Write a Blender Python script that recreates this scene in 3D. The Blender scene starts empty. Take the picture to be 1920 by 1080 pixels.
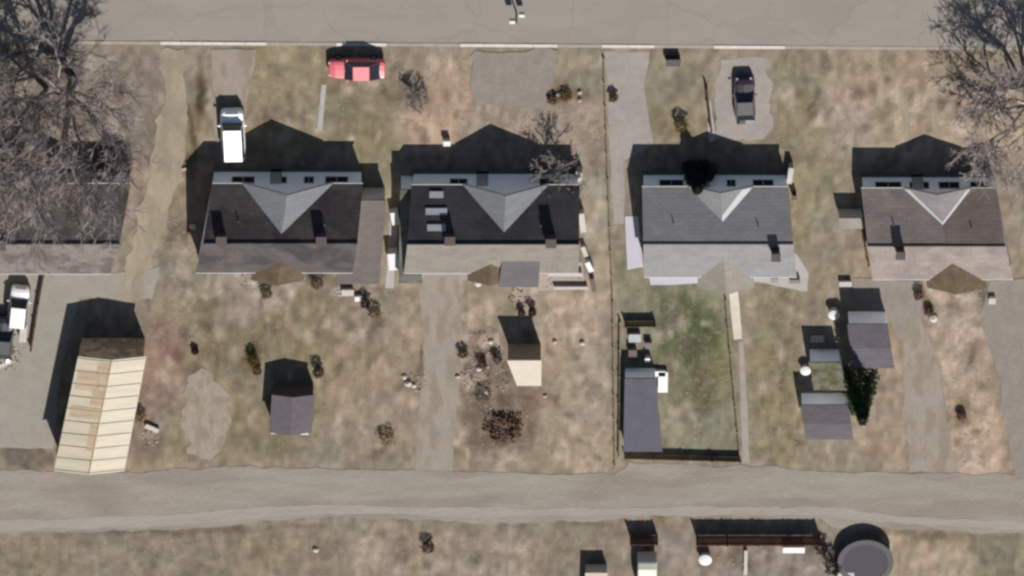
import bpy, bmesh, math, random
import numpy as np
from mathutils import Vector, Matrix, noise
R = math.radians
random.seed(7)
S = bpy.context.scene
COL = S.collection

# ------------------------------------------------------------------ camera
TILT = R(35); DIST = 600.0; PXM = 24.0
ca, sa = math.cos(TILT), math.sin(TILT)
cam = bpy.data.cameras.new('camera'); co = bpy.data.objects.new('camera', cam); COL.objects.link(co)
RT, UP, FW = Vector((1, 0, 0)), Vector((0, ca, -sa)), Vector((0, -sa, -ca))
CC = -FW * DIST
mw = Matrix((RT, UP, -FW)).transposed().to_4x4(); mw.translation = CC
co.matrix_world = mw
cam.sensor_width = 36; cam.lens = 36 * DIST / 80.0
cam.clip_start = 50; cam.clip_end = 6000
S.camera = co

# ------------------------------------------------------------------ light
SUN_EL, SUN_AZ = R(39.5), R(16)        # azimuth east of south
w = bpy.data.worlds.new('World'); S.world = w; w.use_nodes = True
nt = w.node_tree; bg = nt.nodes['Background']
sky = nt.nodes.new('ShaderNodeTexSky'); sky.sky_type = 'NISHITA'; sky.sun_disc = False
sky.sun_elevation = SUN_EL; sky.sun_rotation = math.pi - SUN_AZ
nt.links.new(sky.outputs[0], bg.inputs[0]); bg.inputs[1].default_value = 0.05
sl = bpy.data.lights.new('sun', 'SUN'); sl.energy = 5.0; sl.angle = R(0.6); sl.color = (1, .972, .93)
so = bpy.data.objects.new('sun', sl); COL.objects.link(so)
sd = Vector((math.cos(SUN_EL) * math.sin(SUN_AZ), -math.cos(SUN_EL) * math.cos(SUN_AZ), math.sin(SUN_EL)))
so.rotation_euler = sd.to_track_quat('Z', 'Y').to_euler()
S.view_settings.view_transform = 'Standard'; S.view_settings.look = 'None'
S.view_settings.gamma = 1; S.view_settings.exposure = 0.66
S.render.engine = 'CYCLES'
try:
    S.cycles.pixel_filter_type = 'GAUSSIAN'; S.cycles.filter_width = 3.0
except Exception as e:
    print(e)

# ------------------------------------------------------------------ helpers
def G(px, py, z=0.0):
    """world point at height z above the ground point that lies at this place of the plan"""
    d = FW + RT * ((px - 960) / (PXM * DIST)) + UP * ((540 - py) / (PXM * DIST))
    t = -CC.z / d.z
    p = CC + d * t
    return Vector((p.x, p.y, z))
def SC(py): return (py + 2921) / 3381.0
def skew(px, py): return (px - 1094) / (py + 2921)      # dx/dy of the plot lines
def lin(c): return tuple(((v / 255) / 12.92 if v / 255 <= .04045 else ((v / 255 + .055) / 1.055) ** 2.4) for v in c)
KA = 0.575
def A(r, g, b, k=1.0): return tuple(min(.9, v * KA * k) for v in lin((r, g, b)))

_m = {}
def mat(name, col, rough=.9, var=.25, sc=1.2, fine=12., bump=.3, metal=0., stretch=(1, 1, 1), spec=.3, col2=None, rowsc=None, cracks=None):
    if name in _m: return _m[name]
    m = bpy.data.materials.new(name); m.use_nodes = True; n = m.node_tree.nodes; l = m.node_tree.links
    b = n['Principled BSDF']; b.inputs['Roughness'].default_value = rough; b.inputs['Metallic'].default_value = metal
    b.inputs['Specular IOR Level'].default_value = spec
    tc = n.new('ShaderNodeTexCoord'); mp = n.new('ShaderNodeMapping'); mp.inputs['Scale'].default_value = stretch
    geo = n.new('ShaderNodeNewGeometry')
    l.new(geo.outputs['Position'], mp.inputs['Vector'])
    n1 = n.new('ShaderNodeTexNoise'); n1.inputs['Scale'].default_value = sc; n1.inputs['Detail'].default_value = 5; n1.inputs['Roughness'].default_value = .65
    n2 = n.new('ShaderNodeTexNoise'); n2.inputs['Scale'].default_value = fine; n2.inputs['Detail'].default_value = 4
    l.new(mp.outputs[0], n1.inputs['Vector']); l.new(mp.outputs[0], n2.inputs['Vector'])
    r1 = n.new('ShaderNodeMapRange'); r1.inputs[1].default_value = .3; r1.inputs[2].default_value = .7
    r1.inputs[3].default_value = 1 - var; r1.inputs[4].default_value = 1 + var
    l.new(n1.outputs['Fac'], r1.inputs[0])
    r2 = n.new('ShaderNodeMapRange'); r2.inputs[1].default_value = .3; r2.inputs[2].default_value = .7
    r2.inputs[3].default_value = 1 - var * .7; r2.inputs[4].default_value = 1 + var * .7
    l.new(n2.outputs['Fac'], r2.inputs[0])
    mu = n.new('ShaderNodeMath'); mu.operation = 'MULTIPLY'; l.new(r1.outputs[0], mu.inputs[0]); l.new(r2.outputs[0], mu.inputs[1])
    vm = n.new('ShaderNodeVectorMath'); vm.operation = 'SCALE'
    if col == 'attr':
        at = n.new('ShaderNodeAttribute'); at.attribute_name = 'tint'; src = at.outputs['Color']
    else:
        rg = n.new('ShaderNodeRGB'); rg.outputs[0].default_value = (*col, 1); src = rg.outputs[0]
    if col2 is not None:
        n3 = n.new('ShaderNodeTexNoise'); n3.inputs['Scale'].default_value = sc * .55; n3.inputs['Detail'].default_value = 3
        l.new(mp.outputs[0], n3.inputs['Vector'])
        r3 = n.new('ShaderNodeMapRange'); r3.inputs[1].default_value = .47; r3.inputs[2].default_value = .58; l.new(n3.outputs['Fac'], r3.inputs[0])
        mx = n.new('ShaderNodeMix'); mx.data_type = 'RGBA'; l.new(r3.outputs[0], mx.inputs[0]); l.new(src, mx.inputs[6]); mx.inputs[7].default_value = (*col2, 1)
        src = mx.outputs[2]
    l.new(src, vm.inputs[0]); l.new(mu.outputs[0], vm.inputs['Scale']); l.new(vm.outputs[0], b.inputs['Base Color'])
    if bump:
        bp = n.new('ShaderNodeBump'); bp.inputs['Strength'].default_value = bump; bp.inputs['Distance'].default_value = .08
        l.new(n2.outputs['Fac'], bp.inputs['Height']); l.new(bp.outputs[0], b.inputs['Normal'])
    if rowsc:
        bk = n.new('ShaderNodeTexBrick'); bk.inputs['Scale'].default_value = 1; bk.inputs['Brick Width'].default_value = rowsc * 2.6; bk.inputs['Row Height'].default_value = rowsc
        bk.inputs['Mortar Size'].default_value = .03; bk.inputs['Color1'].default_value = (1.06, 1.06, 1.06, 1); bk.inputs['Color2'].default_value = (.93, .93, .93, 1); bk.inputs['Mortar'].default_value = (.86, .86, .86, 1)
        l.new(geo.outputs['Position'], bk.inputs['Vector'])
        mm = n.new('ShaderNodeMix'); mm.data_type = 'RGBA'; mm.blend_type = 'MULTIPLY'; mm.inputs[0].default_value = 1
        l.new(vm.outputs[0], mm.inputs[6]); l.new(bk.outputs['Color'], mm.inputs[7]); l.new(mm.outputs[2], b.inputs['Base Color'])
    if cracks:
        nd = n.new('ShaderNodeTexNoise'); nd.inputs['Scale'].default_value = .8; nd.inputs['Detail'].default_value = 4; l.new(geo.outputs['Position'], nd.inputs['Vector'])
        ad = n.new('ShaderNodeVectorMath'); ad.operation = 'MULTIPLY_ADD'; ad.inputs[1].default_value = (1.6, 1.6, 0); l.new(nd.outputs['Color'], ad.inputs[0]); l.new(geo.outputs['Position'], ad.inputs[2])
        vo = n.new('ShaderNodeTexVoronoi'); vo.feature = 'DISTANCE_TO_EDGE'; vo.inputs['Scale'].default_value = cracks; l.new(ad.outputs[0], vo.inputs['Vector'])
        rr = n.new('ShaderNodeMapRange'); rr.inputs[1].default_value = .0; rr.inputs[2].default_value = .014; rr.inputs[3].default_value = .88; rr.inputs[4].default_value = 1; l.new(vo.outputs['Distance'], rr.inputs[0])
        v2 = n.new('ShaderNodeTexVoronoi'); v2.inputs['Scale'].default_value = cracks * 1.3; l.new(ad.outputs[0], v2.inputs['Vector'])
        sp = n.new('ShaderNodeSeparateColor'); l.new(v2.outputs['Color'], sp.inputs[0])
        r5 = n.new('ShaderNodeMapRange'); r5.inputs[3].default_value = .95; r5.inputs[4].default_value = 1.04; l.new(sp.outputs[0], r5.inputs[0])
        m5 = n.new('ShaderNodeMath'); m5.operation = 'MULTIPLY'; l.new(rr.outputs[0], m5.inputs[0]); l.new(r5.outputs[0], m5.inputs[1])
        m6 = n.new('ShaderNodeVectorMath'); m6.operation = 'SCALE'; l.new(vm.outputs[0], m6.inputs[0]); l.new(m5.outputs[0], m6.inputs['Scale']); l.new(m6.outputs[0], b.inputs['Base Color'])
    _m[name] = m
    return m

class MB:
    def __init__(s): s.v = []; s.f = []
    def poly(s, pts): i = len(s.v); s.v += [tuple(p) for p in pts]; s.f.append(tuple(range(i, i + len(pts))))
    def slab(s, pts, th):            # polygon (any orientation) thickened downwards
        pts = [Vector(p) for p in pts]; lo = [p - Vector((0, 0, th)) for p in pts]
        s.poly(pts); s.poly(lo[::-1]); n = len(pts)
        for k in range(n): s.poly([pts[k], lo[k], lo[(k + 1) % n], pts[(k + 1) % n]])
    def prism(s, pts, z0, z1):       # plan polygon raised from z0 to z1
        s.slab([(p[0], p[1], z1) for p in pts], z1 - z0)
    def box(s, c, sx, sy, sz, rz=0.0):   # c = base centre
        c = Vector(c); q = Matrix.Rotation(rz, 2)
        pts = [c.xy + q @ Vector((a * sx / 2, b * sy / 2)) for a, b in ((-1, -1), (1, -1), (1, 1), (-1, 1))]
        s.prism(pts, c.z, c.z + sz)
    def tube(s, a, b, r0, r1, n=6, cap=True):
        a, b = Vector(a), Vector(b); d = (b - a)
        if d.length < 1e-6: return
        q = d.normalized().to_track_quat('Z', 'Y'); i = len(s.v)
        for p, r in ((a, r0), (b, r1)):
            for k in range(n):
                t = 2 * math.pi * k / n; s.v.append(tuple(p + q @ Vector((r * math.cos(t), r * math.sin(t), 0))))
        for k in range(n): s.f.append((i + k, i + (k + 1) % n, i + n + (k + 1) % n, i + n + k))
        if cap: s.f.append(tuple(range(i + n, i + 2 * n))); s.f.append(tuple(range(i + n - 1, i - 1, -1)))
    def lathe(s, c, prof, n=20, ph=0., wob=0.):
        c = Vector(c); i = len(s.v)
        for r, z in prof:
            for k in range(n):
                t = ph + 2 * math.pi * k / n; rr = r * (1 + wob * random.uniform(-1, 1)); s.v.append((c.x + rr * math.cos(t), c.y + rr * math.sin(t), c.z + z))
        for j in range(len(prof) - 1):
            for k in range(n): s.f.append((i + j * n + k, i + j * n + (k + 1) % n, i + (j + 1) * n + (k + 1) % n, i + (j + 1) * n + k))
        s.f.append(tuple(i + (len(prof) - 1) * n + k for k in range(n)))
    def build(s, name, m, parent=None, origin=None, smooth=False, bevel=0):
        me = bpy.data.meshes.new(name); o = bpy.data.objects.new(name, me)
        off = Vector(origin) if origin is not None else Vector((0, 0, 0))
        me.from_pydata([tuple(Vector(v) - off) for v in s.v], [], s.f); me.materials.append(m)
        bm = bmesh.new(); bm.from_mesh(me); bmesh.ops.remove_doubles(bm, verts=bm.verts, dist=1e-4)
        bmesh.ops.recalc_face_normals(bm, faces=bm.faces); bm.to_mesh(me); bm.free()
        if smooth: me.polygons.foreach_set('use_smooth', [True] * len(me.polygons))
        if parent is not None: o.parent = parent
        else: o.location = off
        COL.objects.link(o)
        if bevel:
            b = o.modifiers.new('bevel', 'BEVEL'); b.width = bevel; b.segments = 2; b.limit_method = 'ANGLE'
        return o
class Thing:
    """an Empty at the base; parts are built in world coordinates and stored relative to it"""
    def __init__(s, name, loc, label, cat, group=None):
        o = bpy.data.objects.new(name, None); o.empty_display_size = .3; COL.objects.link(o); o.location = loc
        s.o = o; s.loc = Vector(loc); o['label'] = label; o['category'] = cat
        if group: o['group'] = group
    def part(s, name, mb, m, parent=None, **k): return mb.build(name, m, parent or s.o, origin=s.loc, **k) if parent is None else mb.build(name, m, parent, origin=s.loc, **k)
def tag(o, label, cat, group=None):
    o['label'] = label; o['category'] = cat
    if group: o['group'] = group
    return o
def struct(o, kind='structure'): o['kind'] = kind; return o

def vnoise(x, y, s, seed=0): return noise.noise(Vector((x * s, y * s, seed * 7.3)))
def jag(pts, amp=.18, step=.5, seed=1):
    """outline of ground points, resampled with an uneven edge"""
    out = []
    n = len(pts)
    for k in range(n):
        a, b = pts[k], pts[(k + 1) % n]; L = (b - a).length; m = max(1, int(L / step)); nn = Vector((-(b - a).y, (b - a).x, 0)).normalized()
        for j in range(m):
            p = a + (b - a) * (j / m)
            d = amp * (vnoise(p.x, p.y, .5, seed) * 1.4 + vnoise(p.x, p.y, 2.1, seed + 3) * .8)
            out.append(p + nn * d if j else p)
    return out
def sheet(name, pxs, m, z, amp=.18, seed=1, kind='structure', label=None, cat=None):
    z = z + .004 * (seed % 9)
    pts = jag([G(*p) for p in pxs], amp, .5, seed)
    mb = MB(); mb.poly([(p.x, p.y, z) for p in pts])
    o = mb.build(name, m)
    me = o.data; bm = bmesh.new(); bm.from_mesh(me); bmesh.ops.triangulate(bm, faces=bm.faces[:]); 
    for f in bm.faces:
        if f.normal.z < 0: f.normal_flip()
    bm.to_mesh(me); bm.free()
    o['kind'] = kind
    return o

# ------------------------------------------------------------------ ground
def inside(px, py, poly):
    r = np.zeros(px.shape, bool); n = len(poly)
    for i in range(n):
        x0, y0 = poly[i]; x1, y1 = poly[(i + 1) % n]
        if y0 == y1: continue
        c = ((y0 > py) != (y1 > py)) & (px < (x1 - x0) * (py - y0) / (y1 - y0) + x0); r ^= c
    return r
def sdist(px, py, poly):
    d = np.full(px.shape, 1e9); n = len(poly)
    for i in range(n):
        x0, y0 = poly[i]; x1, y1 = poly[(i + 1) % n]; dx, dy = x1 - x0, y1 - y0; L = dx * dx + dy * dy + 1e-9
        t = np.clip(((px - x0) * dx + (py - y0) * dy) / L, 0, 1); d = np.minimum(d, np.hypot(px - x0 - t * dx, py - y0 - t * dy))
    return np.where(inside(px, py, poly), d, -d)
rng = np.random.RandomState(3)
_lat = rng.rand(8, 128, 128)
def fn(x, y, s, k=0):
    x = x * s + 40.3; y = y * s + 17.7; xi = np.floor(x).astype(int); yi = np.floor(y).astype(int); fx = x - xi; fy = y - yi
    fx = fx * fx * (3 - 2 * fx); fy = fy * fy * (3 - 2 * fy); L = _lat[k]
    g = lambda a, b: L[a % 128, b % 128]
    return (g(xi, yi) * (1 - fx) * (1 - fy) + g(xi + 1, yi) * fx * (1 - fy) + g(xi, yi + 1) * (1 - fx) * fy + g(xi + 1, yi + 1) * fx * fy) * 2 - 1

ZONES = [  # plan polygon, colour of the soil or grass there, softness
    ([(-200, 85), (330, 85), (300, 300), (240, 480), (-200, 520)], (140, 126, 114), 40),
    ([(440, 95), (640, 95), (600, 290), (455, 290)], (146, 134, 104), 30),
    ([(610, 150), (745, 150), (740, 300), (610, 270)], (136, 126, 98), 30),
    ([(660, 270), (750, 270), (745, 400), (680, 400)], (142, 132, 100), 20),
    ([(780, 110), (885, 110), (880, 290), (755, 290)], (172, 148, 126), 30),
    ([(885, 190), (1128, 190), (1135, 300), (885, 290)], (160, 142, 124), 30),
    ([(1040, 95), (1128, 95), (1130, 190), (1040, 190)], (145, 134, 112), 25),
    ([(1205, 110), (1325, 110), (1330, 270), (1215, 270)], (143, 132, 106), 20),
    ([(1440, 100), (1570, 110), (1600, 330), (1560, 480), (1500, 470), (1490, 300)], (142, 133, 104), 30),
    ([(1540, 150), (1700, 130), (1900, 150), (1930, 300), (1560, 300)], (174, 154, 132), 40),
    ([(1500, 95), (1900, 95), (1880, 150), (1520, 150)], (158, 140, 116), 25),
    ([(1090, 330), (1145, 330), (1150, 540), (1095, 540)], (160, 148, 128), 15),
    ([(260, 380), (375, 380), (370, 560), (250, 640)], (150, 136, 114), 30),
    ([(330, 500), (640, 520), (700, 640), (560, 860), (300, 860), (290, 640)], (142, 130, 104), 50),
    ([(380, 560), (600, 540), (640, 640), (560, 690), (380, 690)], (136, 122, 92), 40),
    ([(420, 500), (560, 500), (560, 570), (420, 600)], (154, 138, 124), 25),
    ([(610, 600), (800, 560), (800, 840), (640, 850)], (158, 140, 116), 40),
    ([(275, 580), (345, 620), (350, 760), (262, 790)], (148, 124, 108), 34),
    ([(285, 600), (330, 640), (320, 720), (270, 740)], (142, 114, 98), 30),
    ([(850, 560), (1140, 540), (1140, 880), (850, 880)], (160, 144, 124), 20),
    ([(880, 740), (1010, 730), (1000, 860), (870, 830)], (134, 112, 96), 30),
    ([(870, 620), (950, 620), (950, 720), (870, 730)], (142, 122, 108), 25),
    ([(1010, 560), (1120, 560), (1130, 660), (1020, 660)], (172, 152, 130), 25),
    ([(1160, 500), (1360, 530), (1385, 850), (1165, 850)], (136, 132, 106), 15),
    ([(1225, 545), (1345, 560), (1360, 760), (1270, 780), (1232, 660)], (116, 117, 80), 40),
    ([(1250, 570), (1335, 575), (1345, 700), (1290, 700), (1245, 650)], (98, 106, 64), 35),
    ([(1275, 570), (1330, 590), (1320, 660), (1290, 660)], (84, 94, 52), 28),
    ([(1300, 680), (1345, 680), (1340, 780), (1310, 780)], (116, 112, 76), 28),
    ([(1400, 530), (1500, 520), (1500, 860), (1400, 870)], (140, 130, 98), 30),
    ([(1560, 360), (1620, 400), (1560, 520), (1490, 500)], (150, 140, 118), 15),
    ([(1610, 650), (1700, 620), (1710, 870), (1600, 860)], (160, 142, 122), 20),
    ([(1725, 520), (1830, 560), (1870, 740), (1900, 900), (1785, 900), (1760, 700)], (180, 158, 136), 20),
    ([(1790, 760), (1850, 760), (1880, 880), (1800, 880)], (188, 162, 140), 20),
    ([(-200, 1005), (480, 992), (700, 978), (1160, 992), (1180, 1300), (-200, 1300)], (142, 129, 108), 14),
    ([(660, 1010), (980, 1000), (1000, 1200), (640, 1200)], (158, 142, 124), 30),
    ([(1180, 990), (1550, 1000), (1600, 1300), (1180, 1300)], (146, 132, 118), 14),
    ([(1660, 1000), (1820, 1000), (1830, 1200), (1660, 1200)], (168, 150, 126), 20),
    ([(1820, 1000), (2100, 1000), (2100, 1200), (1820, 1200)], (140, 130, 104), 20),
    ([(0, 840), (110, 850), (110, 880), (0, 880)], (116, 106, 96), 14),
]
BLOBS = [  # x, y, rx, ry, colour, strength: worn earth, moss, leaf drifts, a painted tree shadow
    (510, 215, 45, 22, (128, 108, 98), .8), (380, 180, 10, 60, (92, 76, 48), 1), (362, 260, 9, 70, (100, 84, 56), 1), (349, 305, 8, 30, (104, 88, 60), .9),
    (350, 330, 14, 30, (120, 106, 84), .7), (340, 420, 16, 60, (128, 114, 94), .7), (310, 500, 18, 40, (122, 112, 96), .7),
    (240, 800, 28, 40, (112, 96, 84), .6), (265, 845, 36, 22, (118, 102, 92), .7), (475, 672, 16, 34, (96, 76, 40), .9),
    (775, 172, 34, 40, (112, 98, 86), .55), (595, 590, 18, 40, (118, 104, 82), .5), (690, 640, 16, 60, (128, 116, 86), .5),  # first dark ellipse paints the small bare tree's crown and shadow
    (905, 700, 22, 26, (120, 100, 86), .6), (1060, 180, 34, 14, (118, 96, 66), .8), (1640, 850, 30, 14, (120, 104, 88), .5),
    (1720, 540, 12, 24, (98, 78, 64), .8), (1740, 575, 12, 16, (104, 86, 76), .8), (1858, 545, 30, 26, (112, 102, 98), .6),
    (520, 845, 120, 12, (132, 120, 96), .6), (400, 900, 100, 8, (134, 122, 100), .5), (760, 960, 90, 6, (120, 108, 92), .5),
    (1800, 770, 14, 24, (128, 100, 80), .7), (1830, 650, 24, 12, (150, 112, 88), .6), (250, 995, 90, 8, (108, 96, 78), .8),
    (420, 990, 90, 7, (112, 98, 80), .8), (560, 985, 60, 5, (116, 102, 84), .8), (1100, 985, 60, 7, (118, 106, 88), .8),
    (980, 985, 50, 6, (124, 112, 94), .7), (1720, 1000, 100, 9, (118, 104, 80), .8), (1850, 1004, 120, 8, (126, 112, 90), .7),
    (730, 560, 10, 18, (118, 110, 100), .5), (700, 545, 14, 12, (126, 116, 100), .6),
]
_r = random.Random(77)
for (x0, y0, x1, y1, n_) in ((380, 500, 720, 640, 60), (860, 590, 960, 860, 60), (960, 540, 1130, 870, 40), (20, 110, 290, 300, 60), (600, 620, 800, 860, 25), (300, 600, 600, 860, 25),
        (450, 110, 880, 300, 30), (1450, 120, 1900, 300, 50), (1730, 540, 1870, 880, 50), (1290, 1000, 1560, 1080, 30), (660, 1010, 1000, 1080, 20), (250, 400, 370, 560, 20), (1230, 560, 1350, 820, 30), (1400, 520, 1500, 860, 15)):
    for _ in range(n_):
        q_ = _r.random(); c_ = (190, 172, 154) if q_ < .5 else ((108, 92, 76) if q_ < .85 else (120, 116, 84))
        BLOBS.append((_r.uniform(x0, x1), _r.uniform(y0, y1), _r.uniform(5, 15), _r.uniform(5, 22), c_, _r.uniform(.35, .85)))
BLOBS += [(455, 515, 12, 10, (200, 184, 176), .9), (480, 530, 16, 7, (196, 180, 172), .8), (545, 520, 20, 6, (190, 176, 164), .8), (640, 545, 14, 7, (205, 190, 180), .9),
    (1000, 540, 14, 12, (196, 178, 172), .8), (975, 568, 16, 14, (190, 170, 162), .7), (1060, 520, 40, 8, (196, 178, 168), .7), (1820, 555, 16, 10, (196, 184, 172), .7), (1765, 560, 16, 14, (206, 180, 156), .8),
    (905, 640, 10, 10, (196, 184, 178), .8), (935, 650, 8, 10, (196, 180, 176), .7), (880, 700, 9, 12, (190, 172, 164), .7), (915, 730, 10, 10, (200, 184, 174), .8)]
XS = np.concatenate([[-1500, -600, -250, -120, -80, -60], np.arange(-46, 46.01, .24), [60, 80, 120, 250, 600, 1500]])
YS = np.concatenate([[-1500, -600, -250, -120, -60, -40], np.arange(-31, 31.01, .24), [40, 60, 120, 250, 600, 1500]])
GX, GY = np.meshgrid(XS, YS)
# plan coordinates of every ground vertex
relx = GX - CC.x; rely = GY - CC.y; relz = -CC.z
dep = rely * FW.y + relz * FW.z
PX = 960 + PXM * DIST * relx / dep
PY = 540 - PXM * DIST * (rely * UP.y + relz * UP.z) / dep
col = np.zeros(GX.shape + (3,)); col[:] = (151, 137, 116)
wx = 13 * fn(GX, GY, .35, 0) + 8 * fn(GX, GY, 1.1, 1) + 5 * fn(GX, GY, 2.7, 6); wy = 13 * fn(GX, GY, .35, 2) + 8 * fn(GX, GY, 1.1, 3) + 5 * fn(GX, GY, 2.7, 7)
QX, QY = PX + wx, PY + wy
for poly, c, soft in ZONES:
    d = sdist(QX, QY, poly); a = np.clip(d / soft + .5, 0, 1); a = (a * a * (3 - 2 * a))[..., None]
    col = col * (1 - a) + np.array(c) * a
for x, y, rx, ry, c, st in BLOBS:
    d = np.hypot((PX + wx * .5 - x) / rx, (PY + wy * .5 - y) / ry); a = (np.clip(1.35 - d, 0, 1) ** 1.0 * st)[..., None]
    col = col * (1 - a) + np.array(c) * a
n1 = (.5 * fn(GX * 1.5, GY * .8, .5, 4) + .5 * fn(GX, GY * .7, 1.3, 5))[..., None]
n2 = fn(GX, GY, .22, 6)[..., None]; n3 = fn(GX * 1.3, GY * .6, 2.2, 2)[..., None]
n4 = fn(GX, GY, 1.9, 3)[..., None]; col = col * (1 + .12 * n1 + .12 * n3 + .07 * n4 * np.abs(n1) * 2) + n2 * np.array((3, 0, -5)) + (fn(GX, GY, .8, 7)[..., None]) * np.array((3, -1, -1))
col = col * np.array((1.005, .978, .95)); gm = col.mean(-1, keepdims=True); col = gm + (col - gm) * .74
lc = np.clip(col / 255, 0, 1); lc = np.where(lc <= .04045, lc / 12.92, ((lc + .055) / 1.055) ** 2.4) * KA
GZ = np.zeros(GX.shape)
nv, nu = GX.shape
verts = np.stack([GX, GY, GZ], -1).reshape(-1, 3)
idx = np.arange(nv * nu).reshape(nv, nu)
faces = np.stack([idx[:-1, :-1], idx[:-1, 1:], idx[1:, 1:], idx[1:, :-1]], -1).reshape(-1, 4)
me = bpy.data.meshes.new('ground'); me.from_pydata(verts.tolist(), [], faces.tolist())
at = me.color_attributes.new('tint', 'FLOAT_COLOR', 'POINT')
at.data.foreach_set('color', np.concatenate([lc.reshape(-1, 3), np.ones((nv * nu, 1))], 1).astype(np.float32).ravel())
me.materials.append(mat('ground soil and grass', 'attr', .95, .13, 1.7, 9., .5, spec=.1))
gr = bpy.data.objects.new('ground', me); COL.objects.link(gr); struct(gr)

# ------------------------------------------------------------------ roads, drives, paths
m_asph = mat('old asphalt', A(153, 145, 135), .9, .06, .4, 14, .15, stretch=(.35, 1.4, 1), cracks=.16)
m_gravel = mat('alley gravel', A(155, 146, 133), .95, .12, .55, 7, .5, stretch=(.35, 1.3, 1), col2=A(146, 136, 124))
m_gravel2 = mat('pale alley gravel', A(163, 154, 144), .95, .08, .9, 7, .5, stretch=(.35, 1.3, 1))
m_conc = mat('concrete', A(178, 172, 168), .85, .08, 1.5, 8, .2)
m_soft = mat('dusty drive', A(157, 145, 132), .9, .1, 1.2, 8, .2, stretch=(1.3, .5, 1), col2=A(145, 132, 116))
m_conc2 = mat('grey concrete', A(160, 151, 143), .85, .1, 1.2, 8, .2, cracks=.4)
m_dgrav = mat('grey drive gravel', A(145, 135, 126), .95, .12, 1.2, 8, .4, stretch=(1, .5, 1))
m_pad = mat('greenish gravel pad', A(156, 150, 138), .95, .09, .8, 6, .4)
m_track = mat('worn sandy track', A(162, 149, 129), .95, .10, 1.0, 7, .4, stretch=(1.4, .5, 1), col2=A(150, 137, 118))
m_kerb = mat('kerb concrete', A(222, 212, 202), .8, .12, 1.2, 8, .2)
m_kerb2 = mat('dirty kerb concrete', A(170, 158, 144), .85, .12, 1.2, 8, .2)

sheet('road', [(-3000, -1500), (5000, -1500), (5000, 96), (1920, 90), (1500, 86), (1100, 82), (720, 79), (340, 76), (-3000, 74)], m_asph, .005, .05)
ALLEYTOP = [(-2500, 868), (0, 880), (100, 884), (230, 886), (420, 874), (700, 880), (850, 884), (1150, 890), (1180, 866), (1400, 874), (1560, 884), (1920, 890), (4500, 896)]
ALLEYBOT = [(4500, 1012), (1920, 1000), (1700, 992), (1560, 988), (1540, 972), (1300, 966), (1160, 972), (960, 984), (760, 972), (640, 968), (560, 972), (480, 978), (400, 988), (200, 996), (0, 1000), (-2500, 1006)]
sheet('alley', ALLEYTOP + ALLEYBOT, m_gravel, .005, .22, 4)
sheet('alley_wheel_track', [(-2500, 975), (0, 975), (300, 966), (480, 950), (620, 946), (900, 952), (1180, 952), (1540, 950), (1700, 968), (1920, 978), (4500, 980),
       (4500, 994), (1920, 992), (1700, 984), (1540, 966), (1180, 965), (900, 968), (620, 962), (480, 972), (300, 986), (0, 994), (-2500, 996)], m_gravel2, .009, .15, 5)
sheet('track', [(300, 92), (345, 92), (352, 200), (342, 330), (300, 440), (262, 560), (215, 560), (250, 440), (288, 280), (310, 150)], m_track, .005, .3, 6)
sheet('driveway', [(395, 92), (480, 92), (462, 200), (452, 300), (405, 300), (400, 200)], m_soft, .005, .12, 7)
sheet('driveway', [(890, 94), (1045, 96), (1040, 150), (1020, 196), (890, 200), (882, 150)], m_dgrav, .005, .35, 8)
sheet('driveway', [(1134, 96), (1218, 98), (1208, 170), (1225, 272), (1172, 300), (1170, 420), (1150, 420), (1140, 200)], m_conc2, .005, .08, 9)
sheet('driveway', [(1342, 150), (1352, 112), (1438, 108), (1450, 240), (1430, 262), (1340, 262)], m_conc2, .005, .3, 10)
sheet('driveway', [(790, 520), (868, 515), (866, 640), (848, 885), (775, 885), (795, 700)], m_soft, .005, .12, 11)
sheet('gravel_pad', [(-200, 520), (90, 505), (212, 512), (300, 500), (285, 560), (150, 560), (112, 700), (100, 842), (-200, 838)], m_pad, .005, .12, 12)
sheet('turning_track', [(352, 705), (378, 690), (400, 700), (432, 740), (425, 820), (395, 862), (350, 850), (342, 780)], mat('worn pale soil', A(160, 148, 134), .95, .14, 1.6, 7, .4, stretch=(1.4, .6, 1), col2=A(148, 136, 116)), .005, .5, 13)
sheet('driveway', [(1690, 600), (1722, 585), (1765, 700), (1790, 885), (1705, 885), (1695, 740)], m_soft, .005, .12, 14)
sheet('driveway', [(1600, 520), (1725, 530), (1730, 590), (1685, 640), (1672, 600), (1600, 560)], m_dgrav, .005, .12, 15)
sheet('driveway', [(1835, 590), (1858, 525), (2100, 515), (2150, 900), (1905, 900), (1880, 780), (1872, 700)], m_dgrav, .005, .15, 16)
sheet('path', [(603, 158), (612, 158), (604, 245), (594, 245)], m_conc, .005, .03, 17)
sheet('path', [(1323, 190), (1333, 190), (1342, 262), (1330, 268)], m_conc, .008, .03, 18)
sheet('path', [(1366, 540), (1384, 540), (1391, 635), (1376, 637)], mat('white concrete', A(214, 204, 186), .8, .08, 1.2, 8, .2), .006, .04, 19)
sheet('path', [(1385, 640), (1394, 640), (1406, 868), (1392, 868)], m_conc2, .005, .05, 20)
sheet('path', [(1688, 180), (1700, 180), (1712, 285), (1698, 285)], m_track, .005, .05, 21)
sheet('path', [(1742, 190), (1754, 190), (1772, 300), (1756, 300)], m_track, .005, .05, 22)
sheet('path', [(1172, 405), (1196, 405), (1206, 500), (1176, 506)], mat('lilac concrete', A(194, 190, 198), .8, .06, 1.2, 8, .2), .010, .04, 23)
sheet('path', [(733, 405), (746, 405), (738, 540), (722, 540)], m_conc, .005, .05, 24)
sheet('patio', [(1214, 500), (1322, 500), (1322, 531), (1220, 534)], mat('lilac concrete', (0, 0, 0)), .006, .05, 25)
sheet('patio', [(1355, 480), (1492, 474), (1516, 510), (1514, 546), (1372, 520)], m_conc, .006, .1, 26)
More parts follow.
